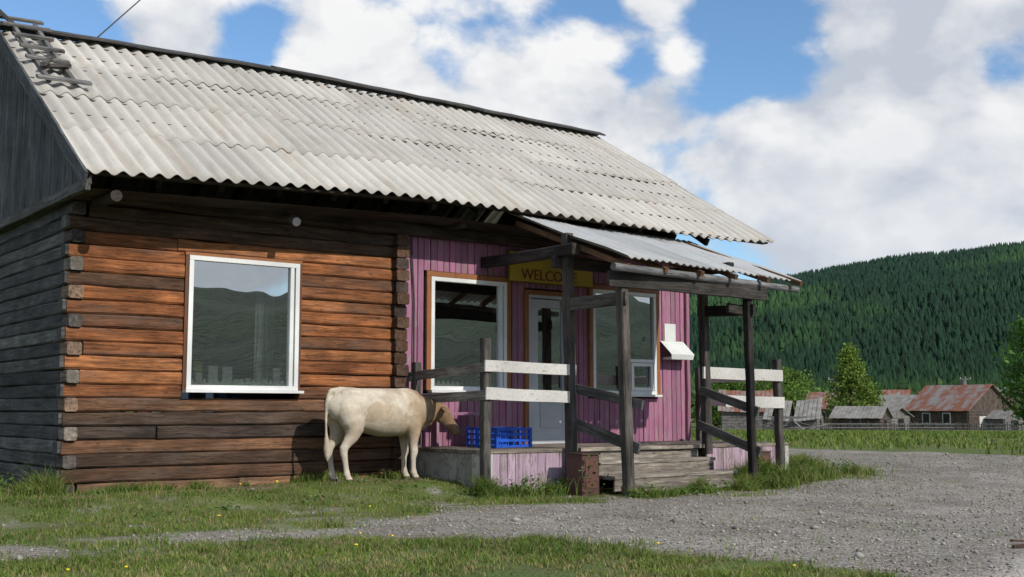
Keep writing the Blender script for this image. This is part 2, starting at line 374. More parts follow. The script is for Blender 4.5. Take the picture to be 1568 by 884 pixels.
z=hz(a,r); h=rng.uniform(7,15,n)*np.where(r>1390,.75,1); w=h*rng.uniform(.17,.27,n)
K=6; ang=np.arange(K)/K*2*math.pi
def ring(rad,hh,rot): return np.stack([x[:,None]+np.cos(ang+rot[:,None])*(w*rad)[:,None],y[:,None]+np.sin(ang+rot[:,None])*(w*rad)[:,None],(z+h*hh)[:,None]+0*ang],-1)
rot=rng.random(n)*6
V=np.concatenate([ring(1.,.08,rot),np.stack([x,y,z+h*.66],-1)[:,None],ring(.66,.42,rot+.5),np.stack([x,y,z+h],-1)[:,None]],1)
fa=[[i,(i+1)%K,K] for i in range(K)]+[[K+1+i,K+1+(i+1)%K,2*K+1] for i in range(K)]
F=(np.arange(n)[:,None,None]*(2*K+2)+np.array(fa)[None]).reshape(-1,3)
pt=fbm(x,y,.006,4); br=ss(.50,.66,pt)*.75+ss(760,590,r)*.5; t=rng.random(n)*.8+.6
hzf=(r[:,None]-570)/870*.011  # bluish haze growing with distance, painted into the tree colours
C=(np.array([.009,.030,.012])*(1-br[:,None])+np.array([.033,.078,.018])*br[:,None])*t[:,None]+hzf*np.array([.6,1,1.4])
m=leafmat('conifer_needles',.9,0)
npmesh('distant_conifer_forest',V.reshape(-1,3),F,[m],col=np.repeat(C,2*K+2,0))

# ------------------------------------------------------------------ trees
LEAF=leafmat('tree_leaves',.6,.3); BARK=plain('bark',(.12,.09,.07),.9)
def crown(pts,leaf,col,per,spread):
    pts=np.asarray(pts); k=len(pts); n=k*per
    c=np.repeat(pts,per,0)+rng.normal(0,1,(n,3))*np.asarray(spread)
    u=rng.normal(0,1,(n,3)); u/=np.linalg.norm(u,axis=1)[:,None]; w=np.cross(u,rng.normal(0,1,(n,3))); w/=np.linalg.norm(w,axis=1)[:,None]
    s=(leaf*(.5+rng.random(n)))[:,None]
    V=np.stack([c-u*s,c+w*s*.6,c+u*s,c-w*s*.6],1).reshape(-1,3); F=np.arange(n*4).reshape(-1,4)
    t=np.repeat(.55+.8*rng.random(k),per)*(.8+.4*rng.random(n)); C=np.repeat(np.array(col)[None]*t[:,None],4,0)
    return V,F,C
def tree(name,x,y,h,rad,col,kind='round',clumps=120,per=26,leaf=.16):
    e=empty(name); z=float(gz(x,y)); mb=MB()
    mb.tube([(x,y,z-.2),(x+.05*h*.2,y,z+h*.35),(x,y,z+h*.92)],[h*.028,h*.02,.02],m=BARK,n=8)
    pts=[]
    for i in range(clumps):
        an=random.random()*6.28
        if kind=='cone':
            t=random.random()**.8; hh=.12+.86*t; rmax=rad*(1-t**1.6*.95)*(.7+.55*random.random()); rr_=rmax*random.random()**.4
        else:
            t=random.random(); hh=.12+.86*t; rmax=rad*math.sqrt(max(.05,1-((t-.45)/.6)**2))*(.7+.5*random.random()); rr_=rmax*random.random()**.45
        p=(x+math.cos(an)*rr_,y+math.sin(an)*rr_,z+h*hh-.12*rr_); pts.append(p)
        if i%3==0: mb.tube([(x,y,z+h*max(.1,hh-.12)),p],[.012*h*.6,.01],m=BARK,n=5,cap=False)
    mb.obj('trunk_and_limbs',e); V,F,C=crown(pts,leaf,col,per,(.28*rad/2.5,.28*rad/2.5,.16*rad/2.5+.05)); npmesh('foliage',V,F,[LEAF],parent=e,col=C)
tree('larch_tree',105,76.9,8.9,2.9,(.16,.24,.04),'cone',190,26,.17)
tree('larch_tree',108.5,77.5,5.2,2.2,(.14,.22,.035),'cone',100,24,.16)
tree('birch_tree',88.55,46.1,9.4,3.7,(.08,.17,.028),'round',280,30,.17)
tree('birch_tree',92.5,43.0,7.0,3.2,(.06,.13,.02),'round',160,30,.17)
tree('birch_tree',119,97,7.2,4.0,(.12,.20,.035),'round',180,26,.19)
tree('birch_tree',108,90,6.0,3.6,(.12,.20,.035),'round',150,26,.19)
tree('birch_tree',104,94,6.4,3.6,(.10,.18,.03),'round',150,26,.19)
tree('birch_tree',112,100,6.4,3.4,(.11,.18,.035),'round',130,26,.18)
tree('birch_tree',128,92,5.6,3.4,(.09,.16,.03),'round',130,26,.18)
tree('apple_tree',133,86,4.4,2.4,(.07,.13,.025),'round',110,24,.2)
P=[]
for i in range(120):
    az_=random.uniform(43,66); D=random.uniform(170,420); x=D*math.sin(math.radians(az_));y=D*math.cos(math.radians(az_)); h=random.uniform(3.5,8.5)
    for j in range(16):
        P.append((x+random.gauss(0,h*.28),y+random.gauss(0,h*.28),float(gz(x,y))+h*random.uniform(.1,.85)))
V,F,C=crown(P,.5,(.065,.125,.028),14,(.8,.8,.6)); npmesh('distant_shrubs',V,F,[LEAF],col=C)

# ------------------------------------------------------------------ village
SLATE=plain('grey_slate_roof',(.22,.21,.195),.9,0,1.5,.35)
m,nt,b=mat('rusted_tin_roof'); tc=N(nt,'ShaderNodeTexCoord').outputs['Object']
L(nt,mixc(nt,mapr(nt,noise(nt,vmul(nt,tc,(1,1,.4)),.8,6,.7),.42,.55),(.22,.20,.19),(.21,.075,.04)),b.inputs['Base Color']); b.inputs['Roughness'].default_value=.7; RTIN=m
VW=plain('old_dark_timber',(.075,.055,.042),.9,0,3,.5); VG=plain('grey_barn_boards',(.15,.14,.13),.9,0,3,.4); VWH=plain('whitewash',(.50,.49,.46),.9,0,2,.2); DG=plain('dark_opening',(.01,.01,.012),.4)
def vhouse(name,x,y,rot,Ln,W,hw,hr,roof,wall,win=2,white=False,sag=0.):
    e=empty(name); z=float(gz(x,y)); c,s=math.cos(rot),math.sin(rot)
    T=lambda a,b_,h:(x+a*c-b_*s,y+a*s+b_*c,z+h)
    mb=MB(); l,w=Ln/2,W/2
    nlog=max(5,int(hw/.3))
    for i in range(nlog):
        h0=hw*(i+.5)/nlog; hh=hw/nlog*.93
        for sg in (-1,1):
            mb.beam(T(-l,sg*w,h0),T(l,sg*w,h0),.2,hh,m=wall,jit=.01); mb.beam(T(sg*l,-w,h0),T(sg*l,w,h0),.2,hh,m=wall,jit=.01)
    for sg in (-1,1):
        k=9
        for i in range(k):
            b0=-w+W*i/k;b1=-w+W*(i+1)/k-.03; t0=hr*(1-abs(b0)/w)+hw;t1=hr*(1-abs(b1)/w)+hw
            mb.poly([T(sg*(l+.02),b0,hw),T(sg*(l+.02),b1,hw),T(sg*(l+.02),b1,t1),T(sg*(l+.02),b0,t0)],m=wall)
    mb.obj('log_walls',e); mb=MB(); o=.4; n=14
    for sg in (-1,1):
        for i in range(n):
            a0=-l-o+(Ln+2*o)*i/n;a1=-l-o+(Ln+2*o)*(i+1)/n-.03; dz=sag*math.sin(math.pi*(i+.5)/n)+random.uniform(-.02,.02)
            if sag>.2 and random.random()<.2: continue
            pe=hw-hr/w*o
            mb.beam(T((a0+a1)/2,sg*(w+o),pe-dz+.08),T((a0+a1)/2,0,hw+hr-dz+.08),a1-a0,.07,m=roof,seg=2,up=(0,0,1))
    mb.obj('roof',e); mb=MB()
    for i in range(win):
        a=-l+Ln*(i+1)/(win+1)
        for sg in(-1,1):
            mb.beam(T(a-.55,sg*(w+.1),hw*.55),T(a+.55,sg*(w+.1),hw*.55),.08,1.25,m=VWH if white else VG,seg=1); mb.beam(T(a-.4,sg*(w+.14),hw*.55),T(a+.4,sg*(w+.14),hw*.55),.08,1.0,m=DG,seg=1)
    if white:
        for a in (-1.6,.2,1.9): mb.beam(T(l+.12,a-.55,hw*.35),T(l+.12,a+.55,hw*.35),.06,hw*.62,m=VWH,seg=1)
        mb.beam(T(l+.16,-.9,hw*.5),T(l+.16,.9-1.2,hw*.5),.06,.9,m=DG,seg=1)
        mb.beam(T(0.4,.3,hw+hr*.6),T(0.4,.3,hw+hr+.6),.5,.5,m=VG,seg=1)
    else:
        mb.beam(T(l+.12,-.45,hw*.4),T(l+.12,.45,hw*.4),.06,hw*.75,m=DG,seg=1)
    mb.obj('windows_and_door',e)
vhouse('log_cottage',118.7,72.6,math.radians(-96.2),8,7.6,2.2,2.6,RTIN,VW,2,True)
vhouse('log_cottage',121.5,81,math.radians(-80),6,5,2.1,1.7,SLATE,VW,1)
vhouse('log_cottage',150,112,math.radians(-70),9,7,2.4,2.4,RTIN,VW,2)
vhouse('log_cottage',146,86,math.radians(-95),8,6,2.6,2.4,SLATE,VW,2)
vhouse('log_cottage',140,98,math.radians(-60),8,6,2.6,2.2,RTIN,VW,2)
vhouse('timber_shed',101.6,73.2,math.radians(-70),4.6,3.8,1.35,1.0,SLATE,VW,1)
vhouse('timber_shed',109.5,75.5,math.radians(-95),3.2,3.0,1.5,.8,SLATE,VG,1)
vhouse('timber_shed',118,67,math.radians(-110),3.0,2.6,1.3,.7,SLATE,VG,0)
vhouse('old_barn',92.0,74.2,math.radians(-60),5.0,4.4,1.4,1.7,SLATE,VG,0,False,.3)
vhouse('old_barn',94.5,82,math.radians(-50),5.4,4.8,2.2,1.9,RTIN,VG,0,False,.15)
mb=MB()
def fence(x0,y0,x1,y1,h=1.1):
    n=int(math.hypot(x1-x0,y1-y0)/.22)
    for i in range(n):
        t=i/n; x=x0+(x1-x0)*t;y=y0+(y1-y0)*t; z=float(gz(x,y)); hh=h*random.uniform(.75,1.1)
        if random.random()<.12: continue
        mb.beam((x,y,z),(x+random.uniform(-.05,.05),y,z+hh),.12,.03,m=VG,seg=1)
    for f in (.35,.8):
        z0=float(gz(x0,y0));z1=float(gz(x1,y1)); mb.beam((x0,y0,z0+h*f),(x1,y1,z1+h*f),.06,.08,m=VG,seg=4)
fence(90,73,97,70.5,.8); fence(97,70.5,110,68,.8); fence(110,68,113.5,60.5,.8); fence(114,60,117,52,.9); mb.obj('picket_fence')
for (x,y,hh) in ((117,88,6.2),(139,84,6.5)):
    mb=MB(); z=float(gz(x,y)); mb.tube([(x,y,z),(x,y,z+hh)],[.15,.10],m=VG); mb.beam((x-.7,y+.4,z+hh-.4),(x+.7,y-.4,z+hh-.4),.1,.1,m=VG)
    for s_ in (-.6,.6): mb.tube([(x+s_,y-s_*.57,z+hh-.35),(x+s_,y-s_*.57,z+hh-.15)],[.05,.04],m=VWH,n=6)
    mb.obj('utility_pole')
mb=MB()
for i in range(22):
    x=random.uniform(88,93);y=random.uniform(69.5,74); z=float(gz(x,y)); a_=random.random()*3; mb.beam((x,y,z+random.uniform(.05,.5)),(x+2*math.cos(a_),y+2*math.sin(a_),z+random.uniform(.05,.9)),.2,.05,m=VG,seg=1)
mb.obj('timber_pile')

# ------------------------------------------------------------------ main house
H=empty('wooden_shop_house'); Yw=13.27; XL,XR=3.83,14.99; Ye,Yr=12.4,16.71
def ez(x): return np.interp(x,[3.83,8.,10.2,14,15],[3.41,3.61,3.60,3.57,3.63])
def rz(x): return np.interp(x,[3.83,8.,15],[6.17,6.29,6.25])
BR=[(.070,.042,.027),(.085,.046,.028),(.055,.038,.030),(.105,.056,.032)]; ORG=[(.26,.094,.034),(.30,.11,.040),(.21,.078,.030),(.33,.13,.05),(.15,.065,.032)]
GRY=[(.09,.088,.085),(.11,.108,.102),(.075,.073,.072),(.065,.064,.064)]
mb=MB(); hgt=.158; z=-.05; i=0
while z<3.32:
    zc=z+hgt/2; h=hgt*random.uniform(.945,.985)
    lit=(zc>1.0 and zc<2.95)  # sunlit middle rows: the sun's warmth is put into the log colours
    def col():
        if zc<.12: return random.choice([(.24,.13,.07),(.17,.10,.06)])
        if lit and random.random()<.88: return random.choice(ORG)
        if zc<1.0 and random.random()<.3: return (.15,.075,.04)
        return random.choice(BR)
    xs0=3.95 if i%2 else 4.10+random.uniform(0,.06)
    segs=[(xs0,8.2)]
    if zc+h/2>1.13 and zc-h/2<2.78: segs=[(xs0,5.31),(6.82,8.2)]
    elif random.random()<.6:
        c_=random.uniform(5,7.4); segs=[(xs0,c_),(c_+.008,8.2)]
    for (a,b_) in segs:
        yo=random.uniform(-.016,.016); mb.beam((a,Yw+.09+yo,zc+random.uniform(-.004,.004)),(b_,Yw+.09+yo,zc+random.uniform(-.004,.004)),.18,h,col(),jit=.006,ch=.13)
    ys0=Yw-.02-random.uniform(0,.03) if i%2==0 else Yw+.02
    ce=random.choice([(.20,.17,.14),(.15,.10,.07),(.10,.085,.075),(.23,.15,.10),(.08,.065,.055)])
    mb.beam((3.96+.075,ys0,zc),(3.96+.075,ys0+.25,zc),.15+random.uniform(-.01,.02),h*.96,ce,jit=.005,seg=2)
    mb.beam((3.96+.083,ys0+.255,zc),(3.96+.083,20.1,zc),.17,h,random.choice(GRY),jit=.006,colvar=.35)
    if i%2: mb.beam((3.92-random.uniform(0,.03),Yw+.1,zc),(3.958,Yw+.1,zc),.17,h*.9,random.choice(GRY),seg=1)
    yo=random.uniform(.06,.13); mb.beam((8.29,Yw-yo,zc),(8.29,Yw+.2,zc),.19,h*.97,random.choice(BR),jit=.004,colvar=.3)
    z+=hgt; i+=1
mb.beam((3.9,Yw-.02,3.36),(14,Yw-.02,3.36),.22,.16,(.05,.035,.028))
mb.box(3.98,8.3,13.32,13.42,-.2,-.0,m=CONC); mb.box(4.0,13.8,19.95,20.1,-.2,3.3,(.1,.09,.08)); mb.box(13.66,13.785,13.4,20.0,-.2,3.5,(.35,.18,.3))
mb.box(4.1,13.7,13.4,20,3.30,3.34,(.05,.04,.03)); mb.box(4.1,13.6,13.45,19.9,.0,.05,(.05,.04,.03))
mb.obj('log_walls',H)
mb=MB(); mb.box(3.9,4.12,13.2,13.5,-.12,-.03,m=CONC,jit=.01); mb.obj('corner_stone',H)
mb=MB(); y=12.45
while y<20.9:
    y1=y+.145
    def top(yy): return (ez(4)+(rz(4)-ez(4))*(1-abs(yy-Yr)/(Yr-Ye)))-.05
    c_=random.choice([(.075,.083,.09),(.09,.095,.10),(.06,.065,.07),(.10,.10,.10)])
    zt=min(top(y),top(y1))
    if zt>3.36: mb.beam((3.90,(y+y1)/2,3.33),(3.90,(y+y1)/2,zt+.02),.138,.03,c_,up=(1,0,0),seg=4,jit=.003)
    y=y1
mb.beam((3.87,12.45,3.32),(3.87,20.9,3.32),.06,.12,(.11,.105,.10))
for sg in (-1,1):
    mb.beam((3.82,Yr,float(rz(3.8))+.01),(3.82,Yr+sg*4.33,3.36),.035,.17,(.10,.105,.11),up=(0,0,1))
mb.obj('gable_boards',H)
mb=MB(); x=8.40
op=[(8.72,10.17,1.12,2.83),(10.43,11.40,.40,2.70),(11.66,13.14,1.10,2.83)]
while x<13.77:
    x1=min(x+random.uniform(.09,.12),13.785); k=random.uniform(.78,1.08); c_=(k,k*random.uniform(.92,1.06),k*random.uniform(.95,1.05))
    iv=[(.43,3.4)]
    for (a,b_,c0,c1) in op:
        if x1>a+.03 and x<b_-.03: iv=[(.43,c0),(c1,3.4)]
    yo=random.uniform(-.005,.005)
    for (z0,z1) in iv:
        if z1-z0<.03: continue
        mb.beam(((x+x1)/2,Yw+.02+yo,z0),((x+x1)/2,Yw+.02+yo,z1),x1-x-.009,.03,c_,m=PINK,up=(0,1,0),seg=3,jit=.002,ch=.15)
    x=x1
mb.box(8.39,13.78,Yw+.045,Yw+.06,.3,1.10,(.4,.4,.4),m=PINK)
mb.box(8.39,13.78,Yw+.045,Yw+.06,2.84,3.4,(.4,.4,.4),m=PINK)
for (a,b_) in ((8.39,8.72),(10.17,10.43),(11.40,11.66),(13.14,13.78)): mb.box(a,b_,Yw+.047,Yw+.058,1.1,2.84,(.4,.4,.4),m=PINK)
mb.beam((13.80,Yw-.02,.43),(13.80,Yw-.02,3.4),.07,.07,(.9,.9,.9),m=PINK,up=(0,1,0))
mb.obj('pink_board_wall',H)
def casing(mb,x0,x1,z0,z1,w=.075,m=ORANGE,y=Yw-.02):
    mb.beam((x0-w,y,z1+w/2),(x1+w,y,z1+w/2),.045,w,m=m,jit=.002); mb.beam((x0-w/2,y,z0),(x0-w/2,y,z1),w,.045,m=m,up=(0,1,0),jit=.002); mb.beam((x1+w/2,y,z0),(x1+w/2,y,z1),w,.045,m=m,up=(0,1,0),jit=.002)
def frame(mb,x0,x1,z0,z1,w=.05,y=Yw-.01,d=.06,m=WHITEP):
    mb.box(x0,x1,y-d/2,y+d/2,z0,z0+w,m=m); mb.box(x0,x1,y-d/2,y+d/2,z1-w,z1,m=m)
    mb.box(x0,x0+w,y-d/2+.001,y+d/2-.001,z0+w,z1-w,m=m); mb.box(x1-w,x1,y-d/2+.001,y+d/2-.001,z0+w,z1-w,m=m)
def glass(e,x0,x1,z0,z1,y=Yw+.005):
    g_=MB(); g_.poly([(x0,y,z0),(x1,y,z0),(x1,y,z1),(x0,y,z1)],m=GLASS); g_.obj('glass',e)
def lace(e,x0,x1,z0,hh=.09,y=Yw+.04):
    mb=MB(); n=int((x1-x0)/.075); s=(x1-x0)/n
    mb.poly([(x0,y,z0),(x1,y,z0),(x1,y,z0+.03),(x0,y,z0+.03)],m=LACE)
    for i in range(n):
        a=x0+i*s; mb.poly([(a,y+.001,z0+.03),(a+s,y+.001,z0+.03),(a+s/2,y+.001,z0+hh)],m=LACE)
    mb.obj('lace_trim',e)
def win(x0,x1,z0,z1,divs=(),orange=True):
    mb=MB()
    if orange: casing(mb,x0,x1,z0,z1)
    frame(mb,x0,x1,z0,z1,.055)
    for d in divs: mb.box(d-.025,d+.025,Yw-.035,Yw+.015,z0+.05,z1-.05,m=WHITEP)
    mb.box(x0-.03,x1+.05,Yw-.11,Yw+.02,z0-.035,z0-.002,m=WHITEP)
    mb.obj('window_frame',H); glass(H,x0+.05,x1-.05,z0+.05,z1-.05); lace(H,x0+.06,x1-.06,z0+.05)
    mb=MB()
    for (a,b_,c0,c1) in ((x0-.01,x0,z0,z1),(x1,x1+.01,z0,z1),(x0,x1,z1,z1+.01),(x0,x1,z0-.01,z0)): mb.box(a,b_,Yw+.03,Yw+.3,c0,c1,(.8,.8,.8),m=WHITEP)
    mb.obj('window_reveal',H)
win(5.345,6.80,1.16,2.76,(6.70,),False)
win(8.80,10.10,1.19,2.745,(10.0,)); win(11.75,13.09,1.16,2.76,(12.47,))
mb=MB(); mb.box(12.5,13.04,Yw-.04,Yw+.014,1.66,1.71,m=WHITEP); frame(mb,12.53,13.0,1.22,1.65,.05,Yw-.035,.04)
mb.box(5.30,6.84,Yw-.02,Yw+.02,2.762,2.80,(1,1,1),m=ORANGE); mb.box(6.802,6.84,Yw-.02,Yw+.02,1.16,2.76,(.4,.35,.3),m=ORANGE); mb.box(5.305,5.343,Yw-.02,Yw+.02,1.16,2.76,(.4,.35,.3),m=ORANGE)
mb.obj('window_details',H)
mb=MB(); casing(mb,10.50,11.33,.43,2.60,.07); frame(mb,10.50,11.33,.43,2.60,.045,Yw-.01,.07,DOORP)
frame(mb,10.56,11.27,.475,2.54,.12,Yw-.005,.045,DOORP); mb.box(10.68,11.15,Yw-.02,Yw+.015,.55,1.15,m=DOORP); mb.box(10.72,11.11,Yw-.035,Yw-.018,.66,1.05,(.9,.9,.9),m=DOORP)
mb.box(11.17,11.20,Yw-.09,Yw-.06,1.25,1.5,m=DARKM); mb.obj('door',H); glass(H,10.68,11.15,1.15,2.44)
mb=MB(); mb.box(10.45,11.4,Yw-.12,Yw+.03,.40,.428,(.2,.15,.1)); mb.obj('door_sill',H)
mb=MB(); yb=15.2
mb.poly([(4.2,yb,0),(13.6,yb,0),(13.6,yb,3.3),(4.2,yb,3.3)],m=ROOM)
for x in (8.1,8.5): mb.box(x,x+.03,13.5,15.2,.1,3.3,m=ROOM)
for sx in (5.1,8.9,11.8):
    for k in range(3):
        zz=.85+.42*k; mb.box(sx,sx+1.7,14.7,15.1,zz,zz+.03,(.6,.6,.6),m=WHITEB)
        for q in range(9):
            a=sx+.05+q*.18; hh=random.uniform(.1,.28); cc=random.choice([(.7,.7,.7),(.5,.15,.1),(.2,.3,.5),(.6,.5,.2),(.25,.4,.2)]); mb.box(a,a+.12,14.75,14.9,zz+.032,zz+.03+hh,cc,m=WHITEP)
for q in range(7):
    a=5.5+q*.17+random.uniform(0,.05); hh=random.uniform(.10,.30); mb.box(a,a+random.uniform(.06,.13),13.42,13.5,1.17,1.17+hh,(.9,.9,.9),m=WHITEP)
mb.obj('shop_interior',H)
def curtain(x0,x1,z0,z1,y):
    n=40; vv=[];ff=[]
    for i in range(n+1):
        x=x0+(x1-x0)*i/n
        for k,zz in enumerate((z1,(z0+z1)/2,z0)): vv.append((x+(0,.04,-.02)[k]*math.sin(i*.2),y+.025*math.sin(i*1.1+k*.3),zz))
    for i in range(n):
        for k in range(2): a=i*3+k; ff.append((a,a+3,a+4,a+1))
    npmesh('curtain',vv,ff,[LACE],parent=H,smooth=True)
curtain(6.48,6.72,1.2,2.72,Yw+.55); curtain(12.55,13.0,2.2,2.7,Yw+.25)

# ---- corrugated roof
def roof_mat(name,c1,c2,metal=0,rough=.8):
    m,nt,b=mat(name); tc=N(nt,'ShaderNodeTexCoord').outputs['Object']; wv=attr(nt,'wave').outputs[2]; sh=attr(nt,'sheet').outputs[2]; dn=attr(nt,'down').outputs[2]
    base=mixc(nt,mapr(nt,noise(nt,tc,1.1,5,.65),.35,.65),c1,c2)
    st=noise(nt,vmul(nt,tc,(5,.45,.45)),2.0,5,.65)
    base=mixc(nt,mapr(nt,st,.5,.75,0,.40),base,(.20,.185,.155))
    rs=noise(nt,vmul(nt,tc,(3.5,.35,.35)),1.1,5,.6)
    base=mixc(nt,mapr(nt,rs,.56,.70,0,.42),base,(.33,.23,.155))
    sp=noise(nt,tc,26,4,.7); base=mixc(nt,mapr(nt,sp,.6,.68,0,.4),base,(.09,.085,.07))
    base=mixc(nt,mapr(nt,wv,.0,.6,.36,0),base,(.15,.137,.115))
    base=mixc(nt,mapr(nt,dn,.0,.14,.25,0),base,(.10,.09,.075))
    L(nt,vscale(nt,base,mapr(nt,sh,0,1,.88,1.08)),b.inputs['Base Color']); b.inputs['Roughness'].default_value=rough; b.inputs['Metallic'].default_value=metal; b.inputs['Specular IOR Level'].default_value=.3
    bump(nt,b,noise(nt,tc,40,3,.6),.25,.004); return m
RM=roof_mat('asbestos_slate',(.44,.42,.375),(.51,.485,.44))
PM=roof_mat('porch_sheet',(.36,.375,.38),(.42,.425,.42),.0,.5)
def corr(name,x0,x1,low,high,rows,pitch,amp,sheetw,mt,parent,lap=.13):
    per=10; nw=int(round((x1-x0)/pitch)); nxx=nw*per+1; X=np.linspace(x0,x1,nxx); Vv=[];Ff=[];wv=[];shh=[];dn=[];o=0
    ph=(X-x0)/pitch*2*math.pi
    for r_ in range(rows):
        t0=r_/rows; t1=(r_+1)/rows+ (lap/5 if r_<rows-1 else 0); m_=7
        sid=np.floor((X-x0)/sheetw+.37*(r_%2)).astype(int)
        rn=np.array([random.Random(int(s)*31+r_*7).random() for s in sid]); rn2=np.array([random.Random(int(s)*17+r_*3+5).random() for s in sid])
        tt=np.linspace(t0,t1,m_)
        for face in (0,1):
            for k,t in enumerate(tt):
                lo=low(X);hi=high(X); y=lo[0]+(hi[0]-lo[0])*t; z=lo[1]+(hi[1]-lo[1])*t
                wob=.012*np.sin(X*1.3+t*9+r_)
                yy=y-(rn2-.5)*.03*(1 if k==0 else .2)
                lift=.020*(1-(t-t0)/(t1-t0))+ .004*rn
                zz=z+amp*np.cos(ph)+lift+wob-face*.012+ (rn-.5)*.008
                Vv.append(np.stack([X,yy,zz],1)); wv.append((np.cos(ph)+1)/2); shh.append(rn); dn.append(np.full(nxx,(t-t0)/(t1-t0)))
            ii=(np.arange(m_-1)[:,None]*nxx+np.arange(nxx-1)[None]).ravel()+o
            q=np.stack([ii,ii+1,ii+nxx+1,ii+nxx],1); Ff.append(q if face==0 else q[:,::-1])
            if face==0: o0=o
            o+=m_*nxx
        e=np.arange(nxx-1); Ff.append(np.stack([e+o0,e+o0+m_*nxx,e+1+o0+m_*nxx,e+1+o0],1))
    return npmesh(name,np.concatenate(Vv),np.concatenate(Ff),[mt],parent=parent,smooth=True,extra={'wave':np.concatenate(wv),'sheet':np.concatenate(shh),'down':np.concatenate(dn)})
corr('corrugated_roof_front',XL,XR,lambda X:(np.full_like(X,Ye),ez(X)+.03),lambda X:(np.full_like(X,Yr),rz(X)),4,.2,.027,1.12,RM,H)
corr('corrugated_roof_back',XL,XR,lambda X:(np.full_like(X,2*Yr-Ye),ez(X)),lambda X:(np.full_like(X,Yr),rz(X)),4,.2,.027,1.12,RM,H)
mb=MB()
for a,b_,dz in ((3.75,8.1,.045),(8.0,12.2,.06),(12.1,15.05,.05)):
    mb.beam((a,Yr-.09,float(rz(a))+dz),(b_,Yr-.09,float(rz(b_))+dz),.17,.03,(.07,.068,.066),jit=.006,up=(0,-.5,1)); mb.beam((a,Yr+.06,float(rz(a))+dz+.01),(b_,Yr+.06,float(rz(b_))+dz+.01),.14,.03,(.07,.068,.066),jit=.006,up=(0,.5,1))
for x in np.arange(4.0,14.2,.75):
    for sg in (-1,1): mb.beam((x,Yr,float(rz(x))-.13),(x,Yr+sg*(Yr-Ye-.32),float(ez(x))+.02),.07,.12,(.05,.038,.03),seg=2)
for t in np.linspace(.03,.97,9):
    y=Ye+(Yr-Ye)*t; mb.beam((XL+.05,y,float(ez(4))*(1-t)+float(rz(4))*t-.045),(8.4,y,float(ez(8.4))*(1-t)+float(rz(8.4))*t-.045),.12,.03,(.06,.045,.035),seg=2); mb.beam((8.4,y,float(ez(8.4))*(1-t)+float(rz(8.4))*t-.045),(XR-.05,y,float(ez(15))*(1-t)+float(rz(15))*t-.045),.12,.03,(.06,.045,.035),seg=2)
mb.tube([(4.22,Ye+.16,3.25),(4.22,Yw+.1,3.28)],[.065,.07],(.055,.045,.04),n=12)
for x in (9.0,): mb.tube([(x,Ye+.35,3.42),(x,Yw+.1,3.45)],[.05,.055],(.06,.05,.045),n=12)
mb.poly([(3.95,Ye+.15,3.30),(3.95,Yw,3.30),(8.5,Yw,3.44),(8.5,Ye+.2,3.46)],(.04,.03,.025)); mb.poly([(8.5,Ye+.2,3.46),(8.5,Yw,3.44),(13.8,Yw,3.42),(13.8,Ye+.2,3.44)],(.04,.03,.025))
mb.poly([(13.9,13.2,3.4),(13.9,20.2,3.4),(13.9,Yr,6.1)],(.1,.09,.08))
mb.obj('roof_timbers',H)
corr('porch_roof',9.72,13.35,lambda X:(np.interp(X,[9.7,13.3],[10.3,10.55]),np.interp(X,[9.7,13.3],[2.76,2.73])),lambda X:(np.full_like(X,12.75),np.interp(X,[9.7,13.3],[3.66,3.56])),1,.13,.014,.9,PM,H)
mb=MB()
def onroof(x,t,l=.1): return (x,Ye+(Yr-Ye)*t,float(ez(x))*(1-t)+float(rz(x))*t+l)
g=(.17,.165,.16)
for x in (4.08,4.40): mb.beam(onroof(x,.56,.07),onroof(x,1.02,.09),.06,.06,g)
for t in (.54,.70,.79,.88,.97,1.03): mb.beam(onroof(3.93+random.uniform(-.03,.05),t,.13),onroof(4.53+random.uniform(-.05,.05),t+random.uniform(-.01,.01),.13),.12,.04,g,up=(0,-.5,1),colvar=.2)
mb.beam(onroof(4.1,.62,.15),onroof(4.42,.66,.12),.16,.05,(.08,.075,.07)); mb.beam(onroof(4.05,.6,.2),onroof(4.3,.72,.12),.07,.05,(.1,.09,.08))
mb.beam(onroof(3.9,1.0,.25),onroof(4.1,.98,.1),.1,.05,(.08,.075,.07))
mb.obj('roof_ladder')
mb=MB(); mb.tube([(6.5,12.90,3.27),(6.5,12.76,3.21)],[.05,.055],(1,1,1),m=plain('grey_lamp_casing',(.10,.10,.105),.4),n=14); mb.tube([(6.5,12.90,3.27),(6.5,13.0,3.33),(6.5,13.26,3.33)],[.02,.02,.02],m=DARKM,n=8)
mb.obj('eave_floodlight')
mb=MB(); mb.tube([(8.52,Yw-.03,.5),(8.52,Yw-.03,2.4),(8.46,Yw-.03,3.3)],[.012]*3,m=DARKM,n=6); mb.tube([(8.14,Yw-.02,3.2),(7.6,Yw-.03,3.1),(6.9,Yw-.03,3.2),(6.5,Yw-.03,3.3)],[.008]*4,m=DARKM,n=6); mb.obj('wall_cable')
mb=MB(); S=Vector((5.2,16.7,6.25));E=Vector((6.85,20,8.02)); mb.tube([S,E,S+(E-S)*4],[.012]*3,m=DARKM,n=6); mb.obj('overhead_wire')
SG=empty('shop_sign'); mb=MB(); mb.box(10.12,11.70,Yw-.09,Yw-.06,2.78,3.20,m=YELLOW); mb.box(10.1,11.72,Yw-.06,Yw-.04,2.76,3.22,(.3,.3,.3),m=YELLOW); mb.obj('sign_board',SG)
cu=bpy.data.curves.new('letters','FONT'); cu.body='WELCOME'; cu.size=.22; cu.extrude=.004; cu.align_x='CENTER'; cu.materials.append(RED); to=bpy.data.objects.new('letters',cu); to.location=(10.85,Yw-.095,2.81); to.rotation_euler=(math.pi/2,0,0); link(to,SG)
mb=MB(); mb.box(13.30,13.55,Yw-.012,Yw-.006,2.02,2.30,m=PAPER); mb.obj('paper_notice')
